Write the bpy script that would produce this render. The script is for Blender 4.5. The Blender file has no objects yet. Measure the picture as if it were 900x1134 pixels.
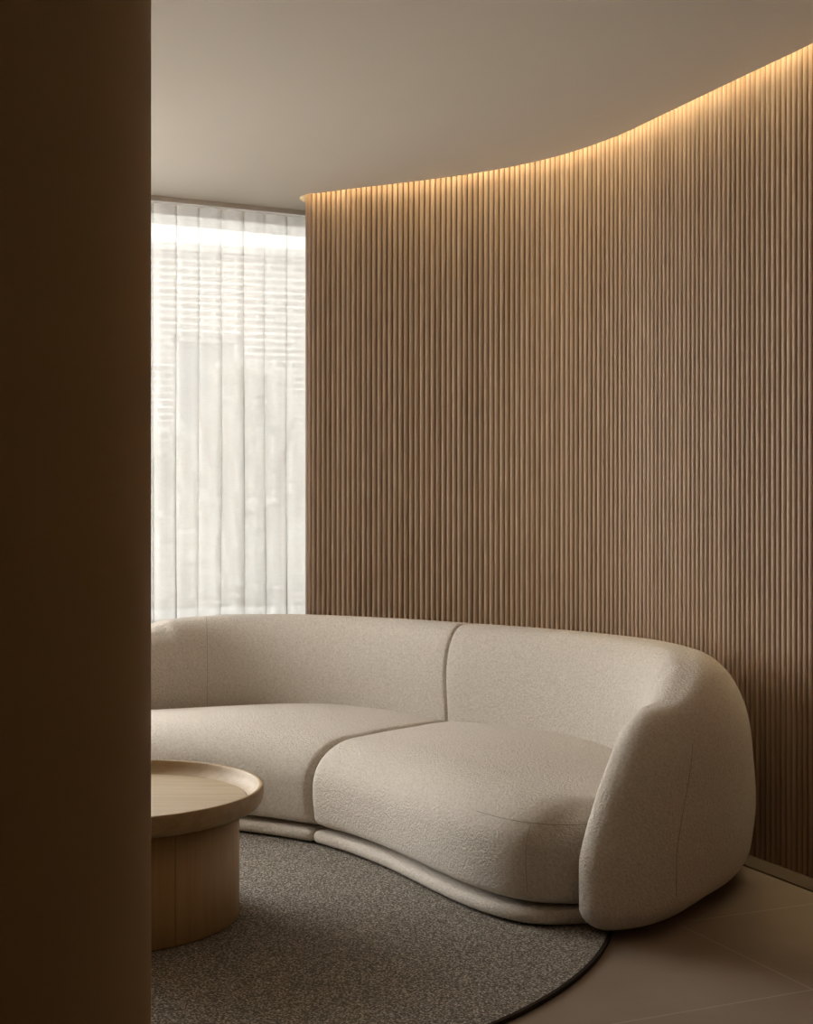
import bpy, bmesh, math, random
from mathutils import Vector, noise as mnoise
from mathutils.geometry import tessellate_polygon

random.seed(7)
SC = bpy.context.scene
COL = SC.collection
PI = math.pi

# ------------------------------------------------------------------ camera
cd = bpy.data.cameras.new('camera')
cd.sensor_fit = 'VERTICAL'
cd.sensor_height = 36.0
cd.lens = 1500.0 / 1134.0 * 36.0
cd.clip_start = 0.05
cam = bpy.data.objects.new('camera', cd)
cam.location = (0, 0, 1.2)
cam.rotation_euler = (PI / 2, 0, 0)
COL.objects.link(cam)
SC.camera = cam

# ------------------------------------------------------------------ daylight and exposure
SKY = 12.8
w = bpy.data.worlds.new('overcast sky')
SC.world = w
w.use_nodes = True
bg = w.node_tree.nodes['Background']
bg.inputs['Color'].default_value = (0.996, 0.983, 0.948, 1)
bg.inputs['Strength'].default_value = SKY
SC.view_settings.view_transform = 'Standard'
SC.view_settings.look = 'None'
SC.view_settings.gamma = 1.0
SC.view_settings.use_curve_mapping = False
SC.view_settings.exposure = 0.0
SC.cycles.use_denoising = True
SC.cycles.max_bounces = 12
SC.cycles.diffuse_bounces = 6
SC.cycles.transparent_max_bounces = 24
SC.cycles.sample_clamp_indirect = 6.0
SC.cycles.caustics_reflective = False
SC.cycles.caustics_refractive = False

LED_POWER = 112.0

# ------------------------------------------------------------------ room frame
CEIL = 2.70
EX, EY = math.cos(math.radians(25)), math.sin(math.radians(25))     # along the window wall
NX, NY = -EY, EX                                                     # outwards through the window
CP = (-1.213, 6.43)                                                  # a point on the curtain line


def rw(a, b):
    """room frame: a along the window wall from CP, b outwards"""
    return (CP[0] + a * EX + b * NX, CP[1] + a * EY + b * NY)


def portal(name, a0, a1, z0, z1, fixed, along_window):
    l = bpy.data.lights.new(name, 'AREA')
    l.shape = 'RECTANGLE'
    l.cycles.is_portal = True
    o = bpy.data.objects.new(name, l)
    if along_window:
        x, y = rw((a0 + a1) / 2, fixed)
        fwd = Vector((-NX, -NY, 0))
    else:
        x, y = rw(fixed, (a0 + a1) / 2)
        fwd = Vector((EX, EY, 0))
    l.size = abs(a1 - a0)
    l.size_y = z1 - z0
    o.location = (x, y, (z0 + z1) / 2)
    o.rotation_euler = fwd.to_track_quat('-Z', 'Z').to_euler()
    COL.objects.link(o)


A_LEFT = -3.4          # left wall, room frame
B_WIN = 0.16           # inner face of the window wall
WIN = (-3.2, 2.0, 0.62, 2.75)
portal('window_daylight', WIN[0], WIN[1], WIN[2], WIN[3], B_WIN + 0.30, True)


# ------------------------------------------------------------------ material helpers
def mat(name):
    m = bpy.data.materials.new(name)
    m.use_nodes = True
    nt = m.node_tree
    return m, nt, nt.nodes['Principled BSDF']


def N(nt, t, **k):
    n = nt.nodes.new(t)
    for a, b in k.items():
        setattr(n, a, b)
    return n


def ramp(nt, fac, stops):
    r = N(nt, 'ShaderNodeValToRGB')
    el = r.color_ramp.elements
    while len(el) > 1:
        el.remove(el[-1])
    el[0].position, el[0].color = stops[0][0], (*stops[0][1], 1)
    for p, c in stops[1:]:
        e = el.new(p)
        e.color = (*c, 1)
    nt.links.new(fac, r.inputs['Fac'])
    return r.outputs['Color']


def coords(nt, kind='Object', scale=(1, 1, 1), rot=(0, 0, 0)):
    tc = N(nt, 'ShaderNodeTexCoord')
    mp = N(nt, 'ShaderNodeMapping')
    mp.inputs['Scale'].default_value = scale
    mp.inputs['Rotation'].default_value = rot
    nt.links.new(tc.outputs[kind], mp.inputs['Vector'])
    return mp.outputs['Vector']


def noise_tex(nt, vec, scale, detail=2, rough=0.5):
    n = N(nt, 'ShaderNodeTexNoise')
    n.inputs['Scale'].default_value = scale
    n.inputs['Detail'].default_value = detail
    n.inputs['Roughness'].default_value = rough
    nt.links.new(vec, n.inputs['Vector'])
    return n.outputs['Fac']


def bump(nt, b, height, strength, dist):
    bp = N(nt, 'ShaderNodeBump')
    bp.inputs['Strength'].default_value = strength
    bp.inputs['Distance'].default_value = dist
    nt.links.new(height, bp.inputs['Height'])
    nt.links.new(bp.outputs['Normal'], b.inputs['Normal'])


def plain(name, col, rough=0.8, spec=0.3, mottled=0.04, scale=6.0):
    m, nt, b = mat(name)
    b.inputs['Roughness'].default_value = rough
    b.inputs['Specular IOR Level'].default_value = spec
    v = coords(nt)
    f = noise_tex(nt, v, scale, 4)
    c0 = tuple(x * (1 - mottled) for x in col)
    c1 = tuple(min(1, x * (1 + mottled)) for x in col)
    nt.links.new(ramp(nt, f, [(0.3, c0), (0.7, c1)]), b.inputs['Base Color'])
    return m


def mat_boucle():
    m, nt, b = mat('cream boucle')
    b.inputs['Roughness'].default_value = 1.0
    b.inputs['Specular IOR Level'].default_value = 0.1
    b.inputs['Sheen Weight'].default_value = 0.12
    b.inputs['Sheen Roughness'].default_value = 0.6
    v = coords(nt)
    f1 = noise_tex(nt, v, 120, 2, 0.55)
    vo = N(nt, 'ShaderNodeTexVoronoi')
    vo.inputs['Scale'].default_value = 190
    nt.links.new(v, vo.inputs['Vector'])
    ad = N(nt, 'ShaderNodeMath', operation='SUBTRACT')
    nt.links.new(f1, ad.inputs[0])
    mu = N(nt, 'ShaderNodeMath', operation='MULTIPLY')
    mu.inputs[1].default_value = 0.35
    nt.links.new(vo.outputs['Distance'], mu.inputs[0])
    nt.links.new(mu.outputs[0], ad.inputs[1])
    nt.links.new(ramp(nt, ad.outputs[0], [(0.1, (0.55, 0.505, 0.445)), (0.5, (0.69, 0.64, 0.577))]), b.inputs['Base Color'])
    bump(nt, b, ad.outputs[0], 0.55, 0.008)
    return m


def mat_slats():
    m, nt, b = mat('oak slats')
    b.inputs['Roughness'].default_value = 0.5
    b.inputs['Specular IOR Level'].default_value = 0.35
    uv = N(nt, 'ShaderNodeUVMap')
    sx = N(nt, 'ShaderNodeSeparateXYZ')
    nt.links.new(uv.outputs['UV'], sx.inputs[0])
    fl = N(nt, 'ShaderNodeMath', operation='FLOOR')
    nt.links.new(sx.outputs['X'], fl.inputs[0])
    wn = N(nt, 'ShaderNodeTexWhiteNoise', noise_dimensions='1D')
    nt.links.new(fl.outputs[0], wn.inputs['W'])
    v = coords(nt, 'Object', (90, 90, 1.6))
    g = noise_tex(nt, v, 1.0, 4, 0.6)
    mx = N(nt, 'ShaderNodeMath', operation='MULTIPLY')
    mx.inputs[1].default_value = 0.6
    nt.links.new(wn.outputs['Value'], mx.inputs[0])
    ad = N(nt, 'ShaderNodeMath', operation='MULTIPLY_ADD')
    ad.inputs[1].default_value = 0.4
    nt.links.new(g, ad.inputs[0])
    nt.links.new(mx.outputs[0], ad.inputs[2])
    nt.links.new(ramp(nt, ad.outputs[0], [(0.1, (0.32, 0.219, 0.145)), (0.45, (0.388, 0.276, 0.192)), (0.9, (0.435, 0.317, 0.226))]), b.inputs['Base Color'])
    return m


def mat_oak(name, axis, c0, c1, planks=None):
    """oak with its grain running along one object axis"""
    m, nt, b = mat(name)
    b.inputs['Roughness'].default_value = 0.52
    b.inputs['Specular IOR Level'].default_value = 0.4
    s = [42, 42, 42]
    s[axis] = 1.6
    v = coords(nt, 'Object', tuple(s), (0, 0, 0.35))
    f = noise_tex(nt, v, 1.0, 5, 0.62)
    v2 = coords(nt, 'Object', tuple(x * 4 for x in s))
    f2 = noise_tex(nt, v2, 1.0, 2)
    ad = N(nt, 'ShaderNodeMath', operation='MULTIPLY_ADD')
    ad.inputs[1].default_value = 0.35
    nt.links.new(f2, ad.inputs[0])
    mu = N(nt, 'ShaderNodeMath', operation='MULTIPLY')
    mu.inputs[1].default_value = 0.65
    nt.links.new(f, mu.inputs[0])
    nt.links.new(mu.outputs[0], ad.inputs[2])
    nt.links.new(ramp(nt, ad.outputs[0], [(0.32, c0), (0.66, c1)]), b.inputs['Base Color'])
    return m


def mat_rug():
    m, nt, b = mat('woven rug')
    b.inputs['Roughness'].default_value = 1.0
    b.inputs['Specular IOR Level'].default_value = 0.05
    v = coords(nt, 'Object', (1, 1, 1), (0, 0, 0.5))
    wv = N(nt, 'ShaderNodeTexVoronoi', feature='F1')
    wv.inputs['Scale'].default_value = 165
    wv.inputs['Randomness'].default_value = 0.55
    nt.links.new(v, wv.inputs['Vector'])
    f = noise_tex(nt, v, 160, 2)
    mixv = N(nt, 'ShaderNodeMath', operation='MULTIPLY_ADD')
    mixv.inputs[1].default_value = -0.8
    nt.links.new(wv.outputs['Distance'], mixv.inputs[0])
    nt.links.new(f, mixv.inputs[2])
    nt.links.new(ramp(nt, mixv.outputs[0], [(0.0, (0.13, 0.117, 0.097)), (0.25, (0.43, 0.392, 0.338)), (0.5, (0.72, 0.67, 0.59))]), b.inputs['Base Color'])
    bump(nt, b, mixv.outputs[0], 0.7, 0.004)
    return m


def mat_floor():
    m, nt, b = mat('stone tiles')
    b.inputs['Specular IOR Level'].default_value = 0.35
    v = coords(nt, 'Object')
    br = N(nt, 'ShaderNodeTexBrick')
    br.offset = 0.5
    br.inputs['Scale'].default_value = 1.0
    br.inputs['Mortar Size'].default_value = 0.0022
    br.inputs['Mortar Smooth'].default_value = 0.1
    br.inputs['Bias'].default_value = 0.0
    br.inputs['Brick Width'].default_value = 1.2
    br.inputs['Row Height'].default_value = 0.6
    br.inputs['Color1'].default_value = (0, 0, 0, 1)
    br.inputs['Color2'].default_value = (1, 1, 1, 1)
    nt.links.new(v, br.inputs['Vector'])
    f = noise_tex(nt, v, 2.6, 6, 0.6)
    stone = ramp(nt, f, [(0.3, (0.225, 0.175, 0.135)), (0.7, (0.30, 0.24, 0.19))])
    mx = N(nt, 'ShaderNodeMix', data_type='RGBA')
    nt.links.new(br.outputs['Fac'], mx.inputs[0])
    nt.links.new(stone, mx.inputs[6])
    mx.inputs[7].default_value = (0.40, 0.33, 0.26, 1)
    nt.links.new(mx.outputs[2], b.inputs['Base Color'])
    r = ramp(nt, f, [(0.3, (0.5,) * 3), (0.7, (0.62,) * 3)])
    nt.links.new(r, b.inputs['Roughness'])
    return m


def mat_sheer(name, clear, col=(0.95, 0.95, 0.94)):
    m = bpy.data.materials.new(name)
    m.use_nodes = True
    nt = m.node_tree
    nt.nodes.clear()
    out = N(nt, 'ShaderNodeOutputMaterial')
    tr = N(nt, 'ShaderNodeBsdfTransparent')
    tl = N(nt, 'ShaderNodeBsdfTranslucent')
    df = N(nt, 'ShaderNodeBsdfDiffuse')
    tl.inputs['Color'].default_value = (*col, 1)
    df.inputs['Color'].default_value = (*col, 1)
    m1 = N(nt, 'ShaderNodeMixShader')
    m1.inputs[0].default_value = 0.35
    nt.links.new(tl.outputs[0], m1.inputs[1])
    nt.links.new(df.outputs[0], m1.inputs[2])
    v = coords(nt, 'Object', (40, 40, 220))
    f = noise_tex(nt, v, 1.0, 2)
    mr = N(nt, 'ShaderNodeMapRange')
    mr.inputs['To Min'].default_value = 1 - clear - 0.05
    mr.inputs['To Max'].default_value = 1 - clear + 0.05
    nt.links.new(f, mr.inputs['Value'])
    m2 = N(nt, 'ShaderNodeMixShader')
    nt.links.new(mr.outputs[0], m2.inputs[0])
    nt.links.new(tr.outputs[0], m2.inputs[1])
    nt.links.new(m1.outputs[0], m2.inputs[2])
    nt.links.new(m2.outputs[0], out.inputs['Surface'])
    return m


def mat_glass(name='window glass', col=(0.97, 0.985, 0.98)):
    m = bpy.data.materials.new(name)
    m.use_nodes = True
    nt = m.node_tree
    nt.nodes.clear()
    out = N(nt, 'ShaderNodeOutputMaterial')
    tr = N(nt, 'ShaderNodeBsdfTransparent')
    tr.inputs['Color'].default_value = (*col, 1)
    gl = N(nt, 'ShaderNodeBsdfGlossy')
    gl.inputs['Roughness'].default_value = 0.02
    fr = N(nt, 'ShaderNodeFresnel')
    fr.inputs['IOR'].default_value = 1.3
    mx = N(nt, 'ShaderNodeMixShader')
    nt.links.new(fr.outputs[0], mx.inputs[0])
    nt.links.new(tr.outputs[0], mx.inputs[1])
    nt.links.new(gl.outputs[0], mx.inputs[2])
    nt.links.new(mx.outputs[0], out.inputs['Surface'])
    return m


def mat_led():
    m = bpy.data.materials.new('warm led')
    m.use_nodes = True
    nt = m.node_tree
    nt.nodes.clear()
    out = N(nt, 'ShaderNodeOutputMaterial')
    em = N(nt, 'ShaderNodeEmission')
    em.inputs['Color'].default_value = (1.0, 0.82, 0.50, 1)
    em.inputs['Strength'].default_value = LED_POWER
    nt.links.new(em.outputs[0], out.inputs['Surface'])
    return m


def mat_brick():
    m, nt, b = mat('pale brick')
    b.inputs['Roughness'].default_value = 0.9
    v = coords(nt, 'UV')
    br = N(nt, 'ShaderNodeTexBrick')
    br.inputs['Scale'].default_value = 1.0
    br.inputs['Brick Width'].default_value = 0.24
    br.inputs['Row Height'].default_value = 0.075
    br.inputs['Mortar Size'].default_value = 0.013
    br.inputs['Color1'].default_value = (0.40, 0.375, 0.35, 1)
    br.inputs['Color2'].default_value = (0.50, 0.475, 0.45, 1)
    br.inputs['Mortar'].default_value = (0.86, 0.85, 0.83, 1)
    nt.links.new(v, br.inputs['Vector'])
    nt.links.new(br.outputs['Color'], b.inputs['Base Color'])
    return m


M = dict(
    boucle=mat_boucle(), slats=mat_slats(), rug=mat_rug(), floor=mat_floor(), glass=mat_glass(), tinted=mat_glass('dimming glass', (0.525, 0.522, 0.515)), led=mat_led(), brick=mat_brick(),  # pane tint is added to hold down the daylight behind the curtain
    sheer=mat_sheer('sheer voile', 0.205, (0.785, 0.785, 0.785)), heading=mat_sheer('curtain heading tape', 0.50, (0.92, 0.91, 0.89)),
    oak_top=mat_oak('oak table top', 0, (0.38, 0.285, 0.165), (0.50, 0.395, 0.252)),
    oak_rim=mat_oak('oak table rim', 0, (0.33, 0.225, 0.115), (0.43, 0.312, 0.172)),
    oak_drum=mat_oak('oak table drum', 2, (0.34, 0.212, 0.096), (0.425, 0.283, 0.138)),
    ceiling=plain('ceiling paint', (0.715, 0.675, 0.61), 0.95, 0.1, 0.01, 2),
    wall=plain('warm plaster', (0.17, 0.11, 0.062), 0.9, 0.2, 0.03, 3),
    column=plain('dark brown lacquer', (0.47, 0.325, 0.165), 0.65, 0.2, 0.05, 2),
    plinth=plain('stone plinth', (0.25, 0.195, 0.15), 0.6, 0.3, 0.06, 8),
    base_strip=plain('brown base strip', (0.13, 0.095, 0.065), 0.7, 0.2, 0.06, 8),
    stitch=plain('stitch thread', (0.40, 0.34, 0.27), 1.0, 0.1, 0.02, 20),
    binding=plain('rug binding', (0.035, 0.026, 0.02), 1.0, 0.05, 0.1, 120),
    white=plain('white window paint', (0.80, 0.80, 0.79), 0.5, 0.4, 0.01, 3),
    track=plain('grey curtain track', (0.80, 0.79, 0.77), 0.5, 0.4, 0.02, 3),
    foot=plain('dark foot', (0.02, 0.016, 0.013), 0.6, 0.3, 0.05, 30),
    joint=plain('wood joint', (0.13, 0.078, 0.038), 0.8, 0.2, 0.05, 30),
    grey=plain('dim glass', (0.42, 0.43, 0.43), 0.3, 0.5, 0.02, 1),
    ground=plain('pale paving', (0.78, 0.77, 0.75), 0.9, 0.2, 0.05, 1),
    bark=plain('bark', (0.62, 0.58, 0.53), 0.9, 0.2, 0.15, 10),
    leaf=plain('leaves', (0.70, 0.71, 0.66), 0.7, 0.3, 0.25, 5),
)


# ------------------------------------------------------------------ object helpers
def link(name, bm, m, parent=None, smooth=False, kind=None, normals=True):
    if normals:
        bmesh.ops.recalc_face_normals(bm, faces=bm.faces)
    me = bpy.data.meshes.new(name)
    bm.to_mesh(me)
    bm.free()
    if smooth:
        for p in me.polygons:
            p.use_smooth = True
    o = bpy.data.objects.new(name, me)
    me.materials.append(m)
    COL.objects.link(o)
    if parent is not None:
        o.parent = parent
    if kind:
        o['kind'] = kind
    return o


def tag(o, label, cat, group=None):
    o['label'] = label
    o['category'] = cat
    if group:
        o['group'] = group
    return o


def thing(name, label, cat, loc=(0, 0, 0), rz=0.0, group=None):
    o = bpy.data.objects.new(name, None)
    o.empty_display_size = 0.1
    o.location = loc
    o.rotation_euler = (0, 0, rz)
    COL.objects.link(o)
    return tag(o, label, cat, group)


def smooth01(x):
    x = max(0.0, min(1.0, x))
    return x * x * (3 - 2 * x)


def catmull(pts, per=24):
    P = [Vector(p) for p in pts]
    P = [2 * P[0] - P[1]] + P + [2 * P[-1] - P[-2]]
    out = []
    for i in range(1, len(P) - 2):
        p0, p1, p2, p3 = P[i - 1], P[i], P[i + 1], P[i + 2]
        for k in range(per):
            t = k / per
            out.append(0.5 * ((2 * p1) + (p2 - p0) * t + (2 * p0 - 5 * p1 + 4 * p2 - p3) * t * t + (3 * p1 - p0 - 3 * p2 + p3) * t ** 3))
    out.append(P[-2].copy())
    return out


class Path:
    def __init__(self, pts, per=24, raw=False):
        self.p = [Vector(q) for q in pts] if raw else catmull(pts, per)
        self.s = [0.0]
        for a, b in zip(self.p, self.p[1:]):
            self.s.append(self.s[-1] + (b - a).length)
        self.L = self.s[-1]

    def at(self, s):
        s = max(0.0, min(self.L, s))
        lo, hi = 0, len(self.s) - 1
        while hi - lo > 1:
            mid = (lo + hi) // 2
            if self.s[mid] <= s:
                lo = mid
            else:
                hi = mid
        t = (s - self.s[lo]) / max(1e-9, self.s[hi] - self.s[lo])
        return self.p[lo].lerp(self.p[hi], t)

    def tan(self, s, d=0.012):
        a, b = self.at(s - d), self.at(s + d)
        return (b - a).normalized()


def box(bm, x0, x1, y0, y1, z0, z1):
    vs = [bm.verts.new((x, y, z)) for z in (z0, z1) for x, y in ((x0, y0), (x1, y0), (x1, y1), (x0, y1))]
    for f in ((0, 3, 2, 1), (4, 5, 6, 7), (0, 1, 5, 4), (1, 2, 6, 5), (2, 3, 7, 6), (3, 0, 4, 7)):
        bm.faces.new([vs[i] for i in f])


def rbox(bm, a0, a1, b0, b1, z0, z1):
    """box laid out in the room frame"""
    c = [rw(a0, b0), rw(a1, b0), rw(a1, b1), rw(a0, b1)]
    vs = [bm.verts.new((x, y, z)) for z in (z0, z1) for x, y in c]
    for f in ((0, 3, 2, 1), (4, 5, 6, 7), (0, 1, 5, 4), (1, 2, 6, 5), (2, 3, 7, 6), (3, 0, 4, 7)):
        bm.faces.new([vs[i] for i in f])


def prism(bm, poly, z0, z1):
    lo = [bm.verts.new((p[0], p[1], z0)) for p in poly]
    hi = [bm.verts.new((p[0], p[1], z1)) for p in poly]
    n = len(poly)
    for a, b, c in tessellate_polygon([[Vector((p[0], p[1], 0.0)) for p in poly]]):
        bm.faces.new((lo[a], lo[b], lo[c]))
        bm.faces.new((hi[c], hi[b], hi[a]))
    for i in range(n):
        bm.faces.new((lo[i], lo[(i + 1) % n], hi[(i + 1) % n], hi[i]))


def strip(bm, A, B, z0, z1):
    """closed wall between two plan polylines with as many points each"""
    n = len(A)
    rows = [[bm.verts.new((p[0], p[1], z)) for p in L] for L, z in ((A, z0), (B, z0), (B, z1), (A, z1))]
    for r in range(4):
        r2 = (r + 1) % 4
        for i in range(n - 1):
            bm.faces.new((rows[r][i], rows[r][i + 1], rows[r2][i + 1], rows[r2][i]))
    bm.faces.new([rows[r][0] for r in range(4)])
    bm.faces.new([rows[r][-1] for r in range(3, -1, -1)])


def lathe(bm, prof, seg=128, close=True):
    rings = []
    for r, z in prof:
        if r < 1e-6:
            rings.append([bm.verts.new((0, 0, z))])
        else:
            rings.append([bm.verts.new((r * math.cos(2 * PI * k / seg), r * math.sin(2 * PI * k / seg), z)) for k in range(seg)])
    for a, b in zip(rings, rings[1:]):
        for k in range(seg):
            k2 = (k + 1) % seg
            q = [a[k % len(a)], a[k2 % len(a)], b[k2 % len(b)], b[k % len(b)]]
            u = []
            for v in q:
                if v not in u:
                    u.append(v)
            if len(u) > 2:
                bm.faces.new(u)


def tube(bm, pts, r, seg=6):
    pts = [Vector(p) for p in pts]
    rings = []
    for i, p in enumerate(pts):
        t = (pts[min(i + 1, len(pts) - 1)] - pts[max(i - 1, 0)]).normalized()
        a = t.orthogonal().normalized()
        b = t.cross(a)
        if rings:
            # keep the frame from twisting
            ref = (rings[-1][0].co - pts[i - 1])
            a = (ref - t * ref.dot(t)).normalized()
            b = t.cross(a)
        rings.append([bm.verts.new(p + (a * math.cos(2 * PI * k / seg) + b * math.sin(2 * PI * k / seg)) * r) for k in range(seg)])
    for A, B in zip(rings, rings[1:]):
        for k in range(seg):
            bm.faces.new((A[k], A[(k + 1) % seg], B[(k + 1) % seg], B[k]))
    bm.faces.new(rings[0][::-1])
    bm.faces.new(rings[-1])


class RBox:
    """bar of size (L, D, H): its D x H section has a rounding radius of its own at each side, its two ends are rounded evenly,
    and the whole is then bent by a function.  r = (end0, end1, y0, y1, (z0 at y0, z0 at y1), z1)"""

    def __init__(self, size, r, n=2.2):
        self.size, self.r, self.n = size, r, n

    def inset(self, x):
        L = self.size[0]
        for d, r in ((x, self.r[0]), (L - x, self.r[1])):
            if d < r:
                return r - math.sqrt(max(0.0, r * r - (r - d) ** 2))
        return 0.0

    def radii(self, d, fy):
        r = self.r
        rz0 = r[4][0] * (1 - fy) + r[4][1] * fy
        return [max(0.35 * q, q - d) for q in (r[2], r[3], rz0, r[5])]

    def section(self, ay, az, d):
        """ay, az: (zone, t); zone -1: t from 0 (edge) to 1, 0: t along the flat, 1: t from 0 to 1 (edge)"""
        D, H = self.size[1] - 2 * d, self.size[2] - 2 * d
        fy = {-1: 0.0, 0: ay[1], 1: 1.0}[ay[0]]
        ry0, ry1, rz0, rz1 = self.radii(d, fy)
        q, e, rr = [], [], []
        for (zone, t), lo, hi, S in ((ay, ry0, ry1, D), (az, rz0, rz1, H)):
            if zone < 0:
                q.append(lo); e.append(-(1 - t)); rr.append(lo)
            elif zone > 0:
                q.append(S - hi); e.append(t); rr.append(hi)
            else:
                q.append(lo + (S - lo - hi) * t); e.append(0.0); rr.append(0.0)
        m = (abs(e[0]) ** self.n + abs(e[1]) ** self.n) ** (1 / self.n)
        k = max(abs(e[0]), abs(e[1])) / m if m > 1e-9 else 0.0
        return [d + q[i] + e[i] * k * rr[i] for i in range(2)]

    def on(self, x, fy, fz):
        """a point of the surface: fy, fz are -1..1 ('zone' style) given as (zone, t)"""
        y, z = self.section(fy, fz, self.inset(x))
        return x, y, z

    def axis(self, nr, nm):
        out = [(-1, 1 - math.tan(PI / 4 * (1 - k / nr))) for k in range(nr)]
        out += [(0, k / nm) for k in range(nm + 1)]
        out += [(1, math.tan(PI / 4 * k / nr)) for k in range(1, nr + 1)]
        return out

    def build(self, bm, fn, nx=(6, 60), ny=(8, 10), nz=(8, 10)):
        L, r = self.size[0], self.r
        st = [(r[0] * (1 - math.cos(PI / 2 * k / nx[0])), r[0] * (1 - math.sin(PI / 2 * k / nx[0]))) for k in range(nx[0])]
        st += [(r[0] + (L - r[0] - r[1]) * k / nx[1], 0.0) for k in range(nx[1] + 1)]
        st += [(L - r[1] * (1 - math.cos(PI / 2 * k / nx[0])), r[1] * (1 - math.sin(PI / 2 * k / nx[0]))) for k in range(nx[0] - 1, -1, -1)]
        ay, az = self.axis(*ny), self.axis(*nz)
        cy, cz, cx = len(ay) - 1, len(az) - 1, len(st) - 1
        cache = {}

        def v(i, j, k):
            key = (i, j, k)
            if key not in cache:
                y, z = self.section(ay[j], az[k], st[i][1])
                cache[key] = bm.verts.new(fn(st[i][0], y, z))
            return cache[key]
        for i in range(cx):
            for j in range(cy):
                for k in (0, cz):
                    bm.faces.new((v(i, j, k), v(i + 1, j, k), v(i + 1, j + 1, k), v(i, j + 1, k)))
            for k in range(cz):
                for j in (0, cy):
                    bm.faces.new((v(i, j, k), v(i + 1, j, k), v(i + 1, j, k + 1), v(i, j, k + 1)))
        for i in (0, cx):
            for j in range(cy):
                for k in range(cz):
                    bm.faces.new((v(i, j, k), v(i, j + 1, k), v(i, j + 1, k + 1), v(i, j, k + 1)))


# ------------------------------------------------------------------ the fluted wall and its ceiling edge
EDGE = [(-0.46, 6.392), (-0.209, 6.265), (0.0, 6.165), (0.202, 6.06), (0.433, 5.905), (0.646, 5.70), (0.831, 5.42), (0.982, 5.08),
        (1.113, 4.77), (1.23, 4.5), (1.30, 4.335), (1.46, 3.95), (1.68, 3.30), (1.86, 2.60)]
GAP = 0.055
edge = Path(EDGE)
# front line of the wall: edge pushed back by the gap, and wrapped round a small rounded end towards the window
front = []
n = 520
for i in range(n + 1):
    s = edge.L * i / n
    p, t = edge.at(s), edge.tan(s)
    front.append(Vector((p[0] - t[1] * GAP, p[1] + t[0] * GAP)))
t0 = (front[1] - front[0]).normalized()
nb = Vector((-t0[1], t0[0]))                    # towards the back of the wall
RE = 0.085
c0 = front[0] + nb * RE
wrap = []
for k in range(25):
    a = PI * k / 24
    wrap.append(c0 - nb * RE * math.cos(PI - a) * 1.0 - t0 * RE * math.sin(PI - a))
wrap = [c0 + nb * RE * math.cos(a) - t0 * RE * math.sin(a) for a in [PI * k / 24 for k in range(24)]]
wall_line = Path(wrap + front, raw=True)

PITCH = 0.0272
bm = bmesh.new()
uvl = bm.loops.layers.uv.new('UVMap')
prof = [(-0.5, -0.006)] + [(-0.45 * math.cos(PI * k / 8), 0.0135 * math.sin(PI * k / 8) ** 0.9) for k in range(9)]
cnt = int(wall_line.L / PITCH)
line, us = [], []
for i in range(cnt):
    for a, d in prof:
        s = (i + 0.5 + a) * PITCH
        p, t = wall_line.at(s), wall_line.tan(s, 0.006)
        nf = Vector((t[1], -t[0]))              # into the room
        line.append(Vector((p[0] + nf[0] * (d - 0.0095), p[1] + nf[1] * (d - 0.0095))))
        us.append(i + 0.5 + a * 0.98)
lo = [bm.verts.new((p[0], p[1], 0.0)) for p in line]
hi = [bm.verts.new((p[0], p[1], 2.86)) for p in line]
for i in range(len(line) - 1):
    f = bm.faces.new((lo[i], lo[i + 1], hi[i + 1], hi[i]))
    for l, (uu, vv) in zip(f.loops, ((us[i], 0), (us[i + 1], 0), (us[i + 1], 2.86), (us[i], 2.86))):
        l[uvl].uv = (uu if abs(us[i] - us[i + 1]) < 0.6 else us[i], vv)
# back of the wall
rear = []
for i in range(0, n + 1, 4):
    p = front[i]
    t = (front[min(i + 1, n)] - front[max(i - 1, 0)]).normalized()
    rear.append(Vector((p[0] - t[1] * 2 * RE, p[1] + t[0] * 2 * RE)))
rl = [bm.verts.new((p[0], p[1], 0.0)) for p in rear]
rh = [bm.verts.new((p[0], p[1], 2.86)) for p in rear]
for i in range(len(rear) - 1):
    bm.faces.new((rl[i + 1], rl[i], rh[i], rh[i + 1]))
bm.faces.new((rl[0], lo[0], hi[0], rh[0]))
bm.faces.new((lo[-1], rl[-1], rh[-1], hi[-1]))
link('wall_back', bm, M['slats'], kind='structure', normals=False)

# smooth upright that closes the end of the slats
bm = bmesh.new()
e0 = wall_line.at(0.0)
prism(bm, [(e0 + (c0 - e0).normalized() * d + t0 * u)[:] for d, u in ((-0.004, -0.0), (-0.004, 0.16), (0.01, 0.16), (0.01, 0.0))], 0.0, 2.86)
link('trim_2', bm, M['plinth'], kind='structure')

# low stone plinth along the foot of the slats
A, B = [], []
m_ = 300
pl = Path(front, raw=True)
for i in range(m_ + 1):
    s = pl.L * i / m_
    p, t = pl.at(s), pl.tan(s)
    nf = Vector((t[1], -t[0]))
    A.append(p + nf * 0.098)
    B.append(p - nf * 0.02)
bm = bmesh.new()
strip(bm, A, B, 0.0, 0.006)
link('baseboard_back', bm, M['base_strip'], kind='structure')

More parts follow.
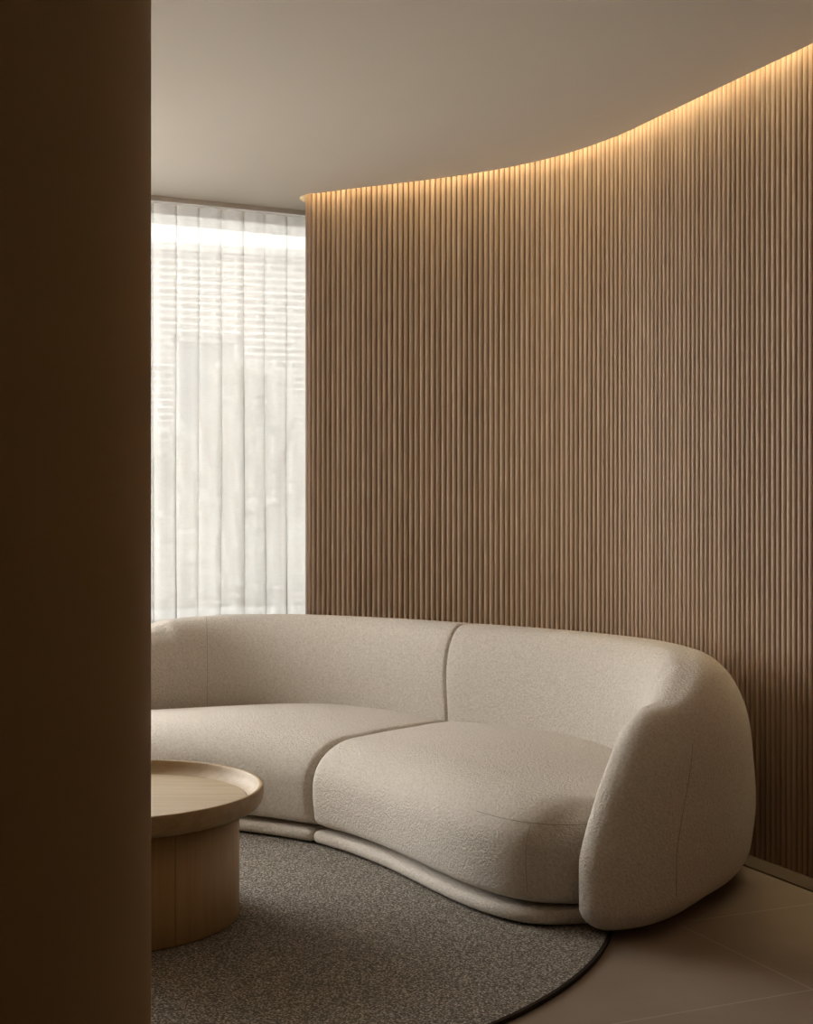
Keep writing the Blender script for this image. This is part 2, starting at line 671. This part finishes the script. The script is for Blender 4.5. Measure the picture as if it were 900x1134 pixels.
# ceiling slab: everything in front of the slot
R_BACK = 2.7
GE = 0.022
we = [c0 + nb * (RE + GAP) * math.cos(a) - t0 * (RE + GE) * math.sin(a) for a in [PI * (1 - k / 20) for k in range(1, 20)]]
edge_pts = [edge.at(edge.L * i / 300) for i in range(301)]
rear_pts = []
for i in range(0, n + 1, 12):
    p = front[i]
    t = (front[min(i + 1, n)] - front[max(i - 1, 0)]).normalized()
    rear_pts.append(Vector((p[0] - t[1] * (2 * RE + GAP), p[1] + t[0] * (2 * RE + GAP))))
corner_r = rw(R_BACK, B_WIN + 0.2)
corner_l = rw(A_LEFT - 0.15, B_WIN + 0.2)
near_l = (-4.9, -2.75)
rear_cut = [p for p in rear_pts if p[0] < 0.75 and p[1] > 5.0]
poly = [tuple(p) for p in edge_pts[::-1]] + [tuple(p) for p in we] + [tuple(p) for p in rear_cut] + [corner_r, corner_l, near_l, (2.3, -2.75), (2.3, 2.62)]
bm = bmesh.new()
prism(bm, poly, CEIL, CEIL + 0.12)
link('ceiling', bm, M['ceiling'], kind='structure')
bm = bmesh.new()
prism(bm, [rw(A_LEFT - 0.2, B_WIN + 0.2), rw(A_LEFT - 0.2, -8.0), (2.4, -3.0), (4.1, 3.0), rw(R_BACK + 0.15, B_WIN + 0.2)], 2.86, 2.98)
link('ceiling_slab', bm, M['ceiling'], kind='structure')

# ------------------------------------------------------------------ floor and outer walls
bm = bmesh.new()
fx = Vector((0.920, 0.391))
box(bm, -8.0, 8.0, -8.0, 8.0, -0.12, 0.0)
fl = link('floor', bm, M['floor'], kind='structure')
fl.rotation_euler = (0, 0, math.atan2(0.391, 0.920))
# a grout crossing as seen beside the sofa
fl.location = (1.021 + 0.6 * 0.920, 3.403 + 0.6 * 0.391, 0.0)

bm = bmesh.new()
rbox(bm, A_LEFT - 0.2, R_BACK, B_WIN, B_WIN + 0.2, 0.0, WIN[2])
rbox(bm, A_LEFT - 0.2, WIN[0], B_WIN, B_WIN + 0.2, WIN[2], 2.86)
rbox(bm, WIN[1], R_BACK, B_WIN, B_WIN + 0.2, WIN[2], 2.86)
rbox(bm, WIN[0], WIN[1], B_WIN, B_WIN + 0.2, WIN[3], 2.86)
link('wall_window', bm, M['white'], kind='structure')

bm = bmesh.new()
rbox(bm, A_LEFT - 0.2, A_LEFT, -8.0, B_WIN + 0.2, 0.0, 2.86)
link('wall_left', bm, M['wall'], kind='structure')
bm = bmesh.new()
box(bm, -6.0, 2.3, -2.9, -2.7, 0.0, 2.86)
box(bm, 1.95, 2.15, -2.7, 2.6, 0.0, 2.86)
link('wall_front', bm, M['wall'], kind='structure')
bm = bmesh.new()
c = [rw(R_BACK, B_WIN + 0.2), rw(R_BACK + 0.15, B_WIN + 0.2), (4.0, 3.0), (2.35, -2.9), (2.2, -2.9), (3.8, 3.0)]
prism(bm, c, 0.0, 2.86)
link('wall_right', bm, M['wall'], kind='structure')

# round column in the foreground
bm = bmesh.new()
lathe(bm, [(0, 0.0), (0.40, 0.0), (0.40, CEIL), (0, CEIL)], 160)
col = link('column', bm, M['column'], kind='structure', smooth=True)
col.location = (-0.737, 1.751, 0)


# ------------------------------------------------------------------ windows
def window(name, a0, a1, z0, z1, depth0, along, bars, open_bay=None, tint='glass'):
    o = bpy.data.objects.new(name, None)
    o['kind'] = 'structure'
    COL.objects.link(o)
    fr = bmesh.new()

    def bx_(bm, u0, u1, v0, v1, z0_, z1_):
        if along:
            rbox(bm, u0, u1, v0, v1, z0_, z1_)
        else:
            rbox(bm, v0, v1, u0, u1, z0_, z1_)
    d0, d1 = depth0, depth0 + 0.06
    T = 0.045
    bx_(fr, a0, a1, d0, d1, z0, z0 + T)
    bx_(fr, a0, a1, d0, d1, z1 - T, z1)
    xs = [a0] + bars + [a1 - T]
    for x in xs:
        bx_(fr, x, x + T, d0, d1, z0 + T, z1 - T)
    link('window_frame', fr, M['white'], o)
    for i, (x, y) in enumerate(zip(xs, xs[1:])):
        if i == open_bay:                # unseen bay left without a pane to add daylight to the room
            continue
        g = bmesh.new()
        bx_(g, x + T, y, d0 + 0.025, d0 + 0.033, z0 + T, z1 - T)
        link('window_pane', g, M[tint], o)
    return o


w1 = window('window_1', WIN[0], WIN[1], WIN[2], WIN[3], B_WIN + 0.1, True, [-0.75, 1.3], open_bay=0, tint='tinted')
bm = bmesh.new()
rbox(bm, WIN[0], WIN[1], B_WIN - 0.02, B_WIN + 0.1, WIN[2] - 0.03, WIN[2] + 0.004)
link('window_sill', bm, M['white'], w1)
# ------------------------------------------------------------------ LED strip in the ceiling slot
A, B = [], []
for i in range(161):
    s = pl.L * i / 160
    p, t = pl.at(s), pl.tan(s)
    nf = Vector((t[1], -t[0]))
    A.append(p + nf * 0.040)
    B.append(p + nf * 0.020)
wr = [PI * (0.55 + 0.45 * k / 10) for k in range(10)]
oa = lambda a: 0.018 + 0.022 * smooth01((a / PI - 0.6) / 0.4)
A = [c0 + (nb * math.cos(a) - t0 * math.sin(a)) * (RE + oa(a)) for a in wr] + A
B = [c0 + (nb * math.cos(a) - t0 * math.sin(a)) * (RE + oa(a) * 0.4) for a in wr] + B
bm = bmesh.new()
strip(bm, A, B, 2.852, 2.860)
led = link('light_strip', bm, M['led'])
tag(led, 'warm linear light hidden in the ceiling slot above the slatted wall', 'light')

# ------------------------------------------------------------------ rug
RUG_C, RUG_R, RUG_H = (-0.90, 4.20), 1.527, 0.011
rug = thing('round_rug', 'large round grey-brown woven rug under the coffee table', 'rug', (*RUG_C, 0))
bm = bmesh.new()
lathe(bm, [(0, 0), (RUG_R - 0.012, 0), (RUG_R - 0.012, RUG_H), (0, RUG_H)], 220)
link('rug_pile', bm, M['rug'], rug)
bm = bmesh.new()
lathe(bm, [(RUG_R - 0.0125, 0), (RUG_R - 0.002, 0), (RUG_R, 0.005), (RUG_R - 0.002, RUG_H), (RUG_R - 0.0125, RUG_H), (RUG_R - 0.0125, 0)], 220)
o = link('edge_binding', bm, M['binding'], rug)
o['label'] = 'dark bound edge of the rug'

# ------------------------------------------------------------------ coffee table
TB = thing('coffee_table', 'round pale oak coffee table with raised rim and drum base', 'coffee table', (-0.862, 3.98, RUG_H))
TR, DR, TH = 0.447, 0.368, 0.364


def tray(prof):
    return [(r * 0.985, z + 0.018) for r, z in prof]


bm = bmesh.new()
lathe(bm, tray([(0, 0.300), (0.396, 0.300), (0.396, 0.3250), (0, 0.3250)]), 160)
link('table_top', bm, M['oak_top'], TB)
bm = bmesh.new()
pr = [(0.3985, 0.3235), (0.404, 0.3262), (0.413, 0.3315), (0.421, 0.340), (0.427, 0.350), (0.431, 0.360), (0.433, 0.3635), (0.436, TH + 0.0008),
      (0.442, TH + 0.0008), (0.446, TH - 0.001), (TR, 0.358), (TR, 0.345), (0.4455, 0.330), (0.441, 0.317), (0.434, 0.3085), (0.425, 0.303),
      (0.412, 0.299), (0.38, 0.296), (0.3985, 0.300), (0.3985, 0.3235)]
lathe(bm, tray(pr), 200)
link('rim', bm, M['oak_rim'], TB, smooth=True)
bm = bmesh.new()
lathe(bm, tray([(0.396, 0.3240), (0.3985, 0.3240), (0.3985, 0.300), (0.396, 0.300), (0.396, 0.3240)]), 160)
link('groove', bm, M['joint'], TB)
bm = bmesh.new()
lathe(bm, [(0, 0.003), (DR - 0.002, 0.003), (DR, 0.005), (DR, 0.3165), (0, 0.3165)], 200)
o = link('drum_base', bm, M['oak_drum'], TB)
for k, p in enumerate(o.data.polygons):
    p.use_smooth = abs(p.normal.z) < 0.5
bm = bmesh.new()
lathe(bm, [(0, 0.0), (DR - 0.012, 0.0), (DR - 0.012, 0.004), (0, 0.004)], 120)
link('glide', bm, M['foot'], TB)
for d in range(6):
    bm = bmesh.new()
    a = math.radians(-51 + 60 * d)
    x, y = math.cos(a) * (DR - 0.0006), math.sin(a) * (DR - 0.0006)
    tube(bm, [(x, y, 0.01), (x, y, 0.314)], 0.0011, 6)
    link('stave_joint', bm, M['joint'], TB)

# ------------------------------------------------------------------ sofa
SX, SY = -0.333, 4.85
SOFA = thing('curved_sofa', 'curved cream boucle two-module sofa in front of the slatted wall', 'sofa', (SX, SY, 0), math.atan2(-0.655, 0.755))
sc_, ss_ = 0.755, -0.655
FRONT = [(0.0, 0.0), (0.2, -0.03), (0.4, -0.083), (0.58, -0.148), (0.745, -0.212), (0.9, -0.263), (1.015, -0.286), (1.1, -0.288), (1.175, -0.265), (1.24, -0.205), (1.285, -0.125), (1.31, -0.04)]
BACK = [(0.0, 0.80), (0.31, 0.80), (0.6, 0.765), (0.85, 0.69), (1.05, 0.575), (1.2, 0.42), (1.26, 0.30)]
CENT = [(0.0, 0.93), (0.31, 0.925), (0.6, 0.893), (0.88, 0.812), (1.10, 0.69), (1.255, 0.53), (1.330, 0.36), (1.355, 0.20), (1.368, 0.09), (1.374, -0.01), (1.362, -0.10), (1.328, -0.165), (1.278, -0.19)]
fp, bp_, cp = Path(FRONT), Path(BACK), Path(CENT)
SEAT_Z0, SEAT_H, SEAT_L, SEAT_D = 0.056, 0.306, 1.36, 0.85
BASE_Z0 = 0.018


def seat_fn(sgn, push=0.0):
    def fn(x, y, z):
        t = x / SEAT_L
        wv = y / SEAT_D
        f, k = fp.at(t * fp.L), bp_.at(t * bp_.L)
        p = f.lerp(k, wv)
        d = (f - k).normalized()
        h = z / SEAT_H
        # front face bulges a little at mid height
        p = p + d * (0.022 * math.sin(PI * min(1, h * 1.05)) * (1 - wv) ** 3)
        crown = -0.044 * smooth01((t - 0.35) / 0.6) * h * wv + 0.036 * smooth01(h) * math.sin(PI * min(1, max(0, 0.06 + 0.9 * t))) ** 0.8 * math.sin(PI * min(1, 0.16 + 0.68 * wv))
        return (sgn * (p[0] + 0.001), p[1], SEAT_Z0 + z + crown)
    return fn


def back_h(s):
    d = cp.L - s
    T = ((0.0, 0.585), (0.15, 0.600), (0.30, 0.632), (0.6, 0.692), (0.9, 0.710), (1.2, 0.715), (9.0, 0.717))
    for (a, ha), (b, hb) in zip(T, T[1:]):
        if d <= b:
            return ha + (hb - ha) * max(0.0, (d - a) / (b - a))
    return 0.717


def back_half(s):
    q = s / cp.L
    return 0.172 - 0.055 * smooth01((q - 0.62) / 0.38)


BACK_H, BACK_D = 0.72, 0.344


def lean(x, h):
    """the arm's front leans back towards its top"""
    near = smooth01((x - (cp.L - 0.75)) / 0.62)
    return near * 0.165 * max(0.0, (h - 0.34) / 0.66) ** 1.25


def back_fn(sgn):
    def fn(x, y, z):
        h = z / BACK_H
        s = x
        p, t = cp.at(s), cp.tan(s, 0.03)
        nn = Vector((-t[1], t[0]))                       # outwards
        e = (y / BACK_D - 0.5) * 2
        hw = back_half(s)
        off = e * hw
        off += -0.030 * smooth01((h - 0.3) / 0.7)        # the ridge sits nearer the seat
        if e > 0:                                        # the outer face tucks in towards the floor
            off -= e * 0.045 * max(0.0, 1 - h / 0.42) ** 2 * (1 - smooth01((x - (cp.L - 0.55)) / 0.45))
        p = p + nn * off
        return (sgn * (p[0] + 0.001 + 0.25 * lean(x, h)), p[1] + lean(x, h), BASE_Z0 + h * (back_h(s) + 0.012))
    return fn


for sgn, side in ((1, 'r'), (-1, 'l')):
    rb = RBox((cp.L, BACK_D, BACK_H), (0.018, 0.065, 0.130, 0.165, (0.05, 0.11), 0.27), 2.2)
    bm = bmesh.new()
    fnb = back_fn(sgn)
    rb.build(bm, fnb, (7, 90), (9, 6), (10, 16))
    bk = link('backrest', bm, M['boucle'], SOFA, smooth=True)
    sb = RBox((SEAT_L, SEAT_D, SEAT_H), (0.030, 0.06, 0.20, 0.06, (0.05, 0.05), 0.140), 2.3)
    bm = bmesh.new()
    fns = seat_fn(sgn)
    sb.build(bm, fns, (7, 70), (10, 18), (10, 8))
    st = link('seat', bm, M['boucle'], SOFA, smooth=True)
    # the thin base roll under the seat
    bb = RBox((SEAT_L, SEAT_D, 0.042), (0.015, 0.015, 0.020, 0.02, (0.020, 0.020), 0.020), 2.0)

    def fnp(x, y, z, sgn=sgn):
        t = x / SEAT_L
        f, k = fp.at(t * fp.L), bp_.at(t * bp_.L)
        d = (f - k).normalized()
        p = f.lerp(k, y / SEAT_D) + d * 0.010
        return (sgn * (p[0] + 0.004), p[1], BASE_Z0 + z)
    bm = bmesh.new()
    bb.build(bm, fnp, (4, 70), (4, 10), (5, 1))
    link('base', bm, M['boucle'], SOFA, smooth=True)

    # stitched seams
    def on_seat(x, fy, fz):
        return fns(*sb.on(x, fy, fz))
    front_edge = (-1, 0.0)
    for nm, pts in (
            ('seat_seam', [on_seat(SEAT_L * 0.800, front_edge, (0, 0.05 + 0.95 * k / 20)) for k in range(20)]
             + [on_seat(SEAT_L * 0.800, front_edge, (1, 0.55 * k / 10)) for k in range(11)]),
            ('seat_seam', [on_seat(SEAT_L * (0.66 + 0.31 * k / 30), front_edge, (1, 0.58)) for k in range(31)])):
        bm = bmesh.new()
        tube(bm, pts, 0.0012)
        link(nm, bm, M['stitch'], st)

    def on_back(x, fy, fz):
        return fnb(*rb.on(x, fy, fz))
    bm = bmesh.new()
    tube(bm, [on_back(cp.L - 0.19, (1, 1.0), (0, k / 25)) for k in range(25)] + [on_back(cp.L - 0.19, (1, 1.0), (1, 0.6 * k / 15)) for k in range(16)], 0.0011)
    link('arm_seam', bm, M['stitch'], bk)
    if sgn < 0:
        bm = bmesh.new()
        tube(bm, [on_back(cp.L * 0.622, (-1, 0.0), (0, 0.3 + 0.7 * k / 20)) for k in range(20)] + [on_back(cp.L * 0.622, (-1, 0.0), (1, k / 15)) for k in range(16)]
             + [on_back(cp.L * 0.622, (-1, k / 8), (1, 1.0)) for k in range(1, 9)], 0.0011)
        link('back_seam', bm, M['stitch'], bk)
    # feet
    for (u, v) in ((0.12, 0.10), (1.10, -0.12), (0.12, 0.86), (1.20, 0.45)):
        wx, wy = SX + sgn * u * sc_ - v * ss_, SY + sgn * u * ss_ + v * sc_
        zb = RUG_H if math.hypot(wx - RUG_C[0], wy - RUG_C[1]) < RUG_R + 0.03 else 0.0
        bm = bmesh.new()
        lathe(bm, [(0, zb), (0.022, zb), (0.024, 0.04), (0, 0.04)], 20)
        ft = link('foot', bm, M['foot'], SOFA)
        ft.location = (sgn * u, v, 0)

# ------------------------------------------------------------------ curtain
CUR = thing('sheer_curtain', 'white sheer pleated curtain hanging across the window', 'curtain', (*CP, 0), math.radians(25))
PER = 0.112
A0, A1 = -0.66, 1.9
line = []
kk = 0
a = A0
while a < A1:
    fold = 0.010 + 0.005 * math.sin(kk * 2.3)
    j = 0.006 * math.sin(kk * 1.7 + 0.5)
    for q in range(8):
        u = q / 8
        line.append((a + j * 0 + u * (PER - 0.004), 0.010 * math.sin(PI * u) + 0.005 * math.sin(2 * PI * u + kk), kk))
    line.append((a + PER - 0.004, -0.002, kk))
    line.append((a + PER - 0.0042, -fold * 0.5, kk))
    line.append((a + PER - 0.0032, -fold, kk))
    line.append((a + PER - 0.0022, -fold * 0.5, kk))
    kk += 1
    a += PER
ZT, ZB = 2.676, 0.02
zs = [ZB + (ZT - ZB) * k / 16 for k in range(17)]


def curtain_mesh(z_list, push, wav):
    bm = bmesh.new()
    grid = []
    for z in z_list:
        row = []
        g = 1 + 0.5 * (ZT - z) / ZT
        for (x, y, k) in line:
            dz = 0.0
            if wav and z == z_list[-1]:
                dz = -0.012 * (1 - abs(math.sin(PI * (x - A0) / PER)))
            row.append(bm.verts.new((x + 0.006 * math.sin(z * 1.9 + k * 1.3) * (1 - z / ZT), y * g + 0.006 * math.sin(z * 2.1 + k) * (1 - z / ZT) + push, z + dz)))
        grid.append(row)
    for r0, r1 in zip(grid, grid[1:]):
        for i in range(len(line) - 1):
            bm.faces.new((r0[i], r0[i + 1], r1[i + 1], r1[i]))
    return bm


link('curtain_panel', curtain_mesh(zs, 0.0, True), M['sheer'], CUR, smooth=True, normals=False)
o = link('curtain_heading', curtain_mesh([ZT - 0.104, ZT - 0.05, ZT], -0.003, True), M['heading'], CUR, smooth=True, normals=False)
o['label'] = 'denser heading band along the top of the curtain'
TRK = bmesh.new()
box(TRK, A0, A1, -0.012, 0.018, ZT + 0.002, CEIL)
trk = link('curtain_track', TRK, M['track'])
trk.location = (*CP, 0)
trk.rotation_euler = (0, 0, math.radians(25))
tag(trk, 'slim grey ceiling track the sheer curtain hangs from', 'curtain rail')

# ------------------------------------------------------------------ outside
bm = bmesh.new()
rbox(bm, WIN[0], WIN[1] + 0.3, B_WIN + 0.2, B_WIN + 0.95, -0.15, 0.655)
link('trim_1', bm, M['white'], kind='structure')
bm = bmesh.new()
box(bm, -14, 14, 0, 16, -0.3, -0.15)
g = link('ground', bm, M['ground'], kind='structure')
g.location = (*rw(0, B_WIN + 0.25), 0)
g.rotation_euler = (0, 0, math.radians(25))

BD = thing('brick_building', 'pale brick building seen through the sheer curtain', 'building', (-2.2, 14.6, -0.15), math.radians(17))
BTOP = 4.15
WINS = [(-0.30, 0.42, 1.2, 3.25), (1.15, 2.0, 0.9, 3.2), (3.6, 4.8, 0.9, 3.1)]
bm = bmesh.new()
uvl = bm.loops.layers.uv.new('UVMap')
BX0, BX1 = -1.9, 7.0
xs = sorted({BX0, BX1, *[q for x in WINS for q in x[:2]]})
zs_ = sorted({0.0, BTOP, *[q for x in WINS for q in x[2:]]})


def quad(p, uv):
    f = bm.faces.new([bm.verts.new(q) for q in p])
    for l, t in zip(f.loops, uv):
        l[uvl].uv = t


for x0, x1 in zip(xs, xs[1:]):
    for q0, q1 in zip(zs_, zs_[1:]):
        cx, cz = (x0 + x1) / 2, (q0 + q1) / 2
        if any(u[0] < cx < u[1] and u[2] < cz < u[3] for u in WINS):
            continue
        quad([(x0, 0, q0), (x1, 0, q0), (x1, 0, q1), (x0, 0, q1)], [(x0, q0), (x1, q0), (x1, q1), (x0, q1)])
for u in WINS:
    D = 0.14
    quad([(u[0], 0, u[2]), (u[0], D, u[2]), (u[0], D, u[3]), (u[0], 0, u[3])], [(0, u[2]), (D, u[2]), (D, u[3]), (0, u[3])])
    quad([(u[1], 0, u[3]), (u[1], D, u[3]), (u[1], D, u[2]), (u[1], 0, u[2])], [(0, u[3]), (D, u[3]), (D, u[2]), (0, u[2])])
    quad([(u[0], 0, u[3]), (u[0], D, u[3]), (u[1], D, u[3]), (u[1], 0, u[3])], [(u[0], 0), (u[0], D), (u[1], D), (u[1], 0)])
    quad([(u[0], 0, u[2]), (u[1], 0, u[2]), (u[1], D, u[2]), (u[0], D, u[2])], [(u[0], 0), (u[1], 0), (u[1], D), (u[0], D)])
for p in ([(BX0, 0, BTOP), (BX1, 0, BTOP), (BX1, 4, BTOP), (BX0, 4, BTOP)], [(BX0, 0, 0), (BX0, 0, BTOP), (BX0, 4, BTOP), (BX0, 4, 0)],
          [(BX1, 0, 0), (BX1, 4, 0), (BX1, 4, BTOP), (BX1, 0, BTOP)], [(BX0, 4, 0), (BX0, 4, BTOP), (BX1, 4, BTOP), (BX1, 4, 0)]):
    quad(p, [(0, 0), (4, 0), (4, BTOP), (0, BTOP)])
link('brick_wall', bm, M['brick'], BD, normals=False)
bm = bmesh.new()
box(bm, BX0 - 0.05, BX1 + 0.05, -0.05, 0.3, BTOP, BTOP + 0.08)
link('coping', bm, M['white'], BD)
for u in WINS:
    bm = bmesh.new()
    T = 0.06
    for b_ in ((u[0], u[1], u[2], u[2] + T), (u[0], u[1], u[3] - T, u[3]), (u[0], u[0] + T, u[2], u[3]), (u[1] - T, u[1], u[2], u[3])):
        box(bm, b_[0], b_[1], 0.08, 0.14, b_[2], b_[3])
    f = link('window', bm, M['white'], BD)
    bm = bmesh.new()
    box(bm, u[0] + T, u[1] - T, 0.11, 0.125, u[2] + T, u[3] - T)
    link('pane', bm, M['grey'], f)


def shrub(x, y, h, r, label, seed):
    rnd = random.Random(seed)
    t = thing('shrub', label, 'shrub', (x, y, -0.15), 0.0)
    bm = bmesh.new()
    for k in range(7):
        a = 2 * PI * k / 7 + rnd.random()
        pts = [(0.04 * math.cos(a), 0.04 * math.sin(a), 0.0)]
        for q in range(1, 6):
            f = q / 5
            pts.append((math.cos(a) * r * 0.75 * f ** 1.5, math.sin(a) * r * 0.75 * f ** 1.5, h * 0.85 * f))
        tube(bm, pts, 0.014, 6)
    link('branch', bm, M['bark'], t)
    bm = bmesh.new()
    for k in range(2600):
        a, u = rnd.random() * 2 * PI, rnd.random() ** 0.7
        z = h * (0.12 + 0.9 * rnd.random())
        rr = r * u * (1.0 - 0.55 * (z / h) ** 2) * (0.8 + 0.4 * mnoise.noise((math.cos(a) * 2, math.sin(a) * 2, z * 2)))
        c = Vector((math.cos(a) * rr, math.sin(a) * rr, z))
        d = Vector((rnd.uniform(-1, 1), rnd.uniform(-1, 1), rnd.uniform(-0.6, 0.8))).normalized()
        e = d.orthogonal().normalized()
        L = rnd.uniform(0.05, 0.10)
        vs = [bm.verts.new(c), bm.verts.new(c + d * L * 0.5 + e * L * 0.28), bm.verts.new(c + d * L), bm.verts.new(c + d * L * 0.5 - e * L * 0.28)]
        bm.faces.new(vs)
    link('foliage', bm, M['leaf'], t, normals=False)


sx_, sy_ = -1.12, 9.6
shrub(sx_, sy_, 2.35, 0.75, 'pale leafy shrub outside, behind the right of the curtain', 3)
sx_, sy_ = -1.98, 11.3
shrub(sx_, sy_, 2.0, 0.75, 'lower leafy shrub outside, further off and nearer the dark column', 5)
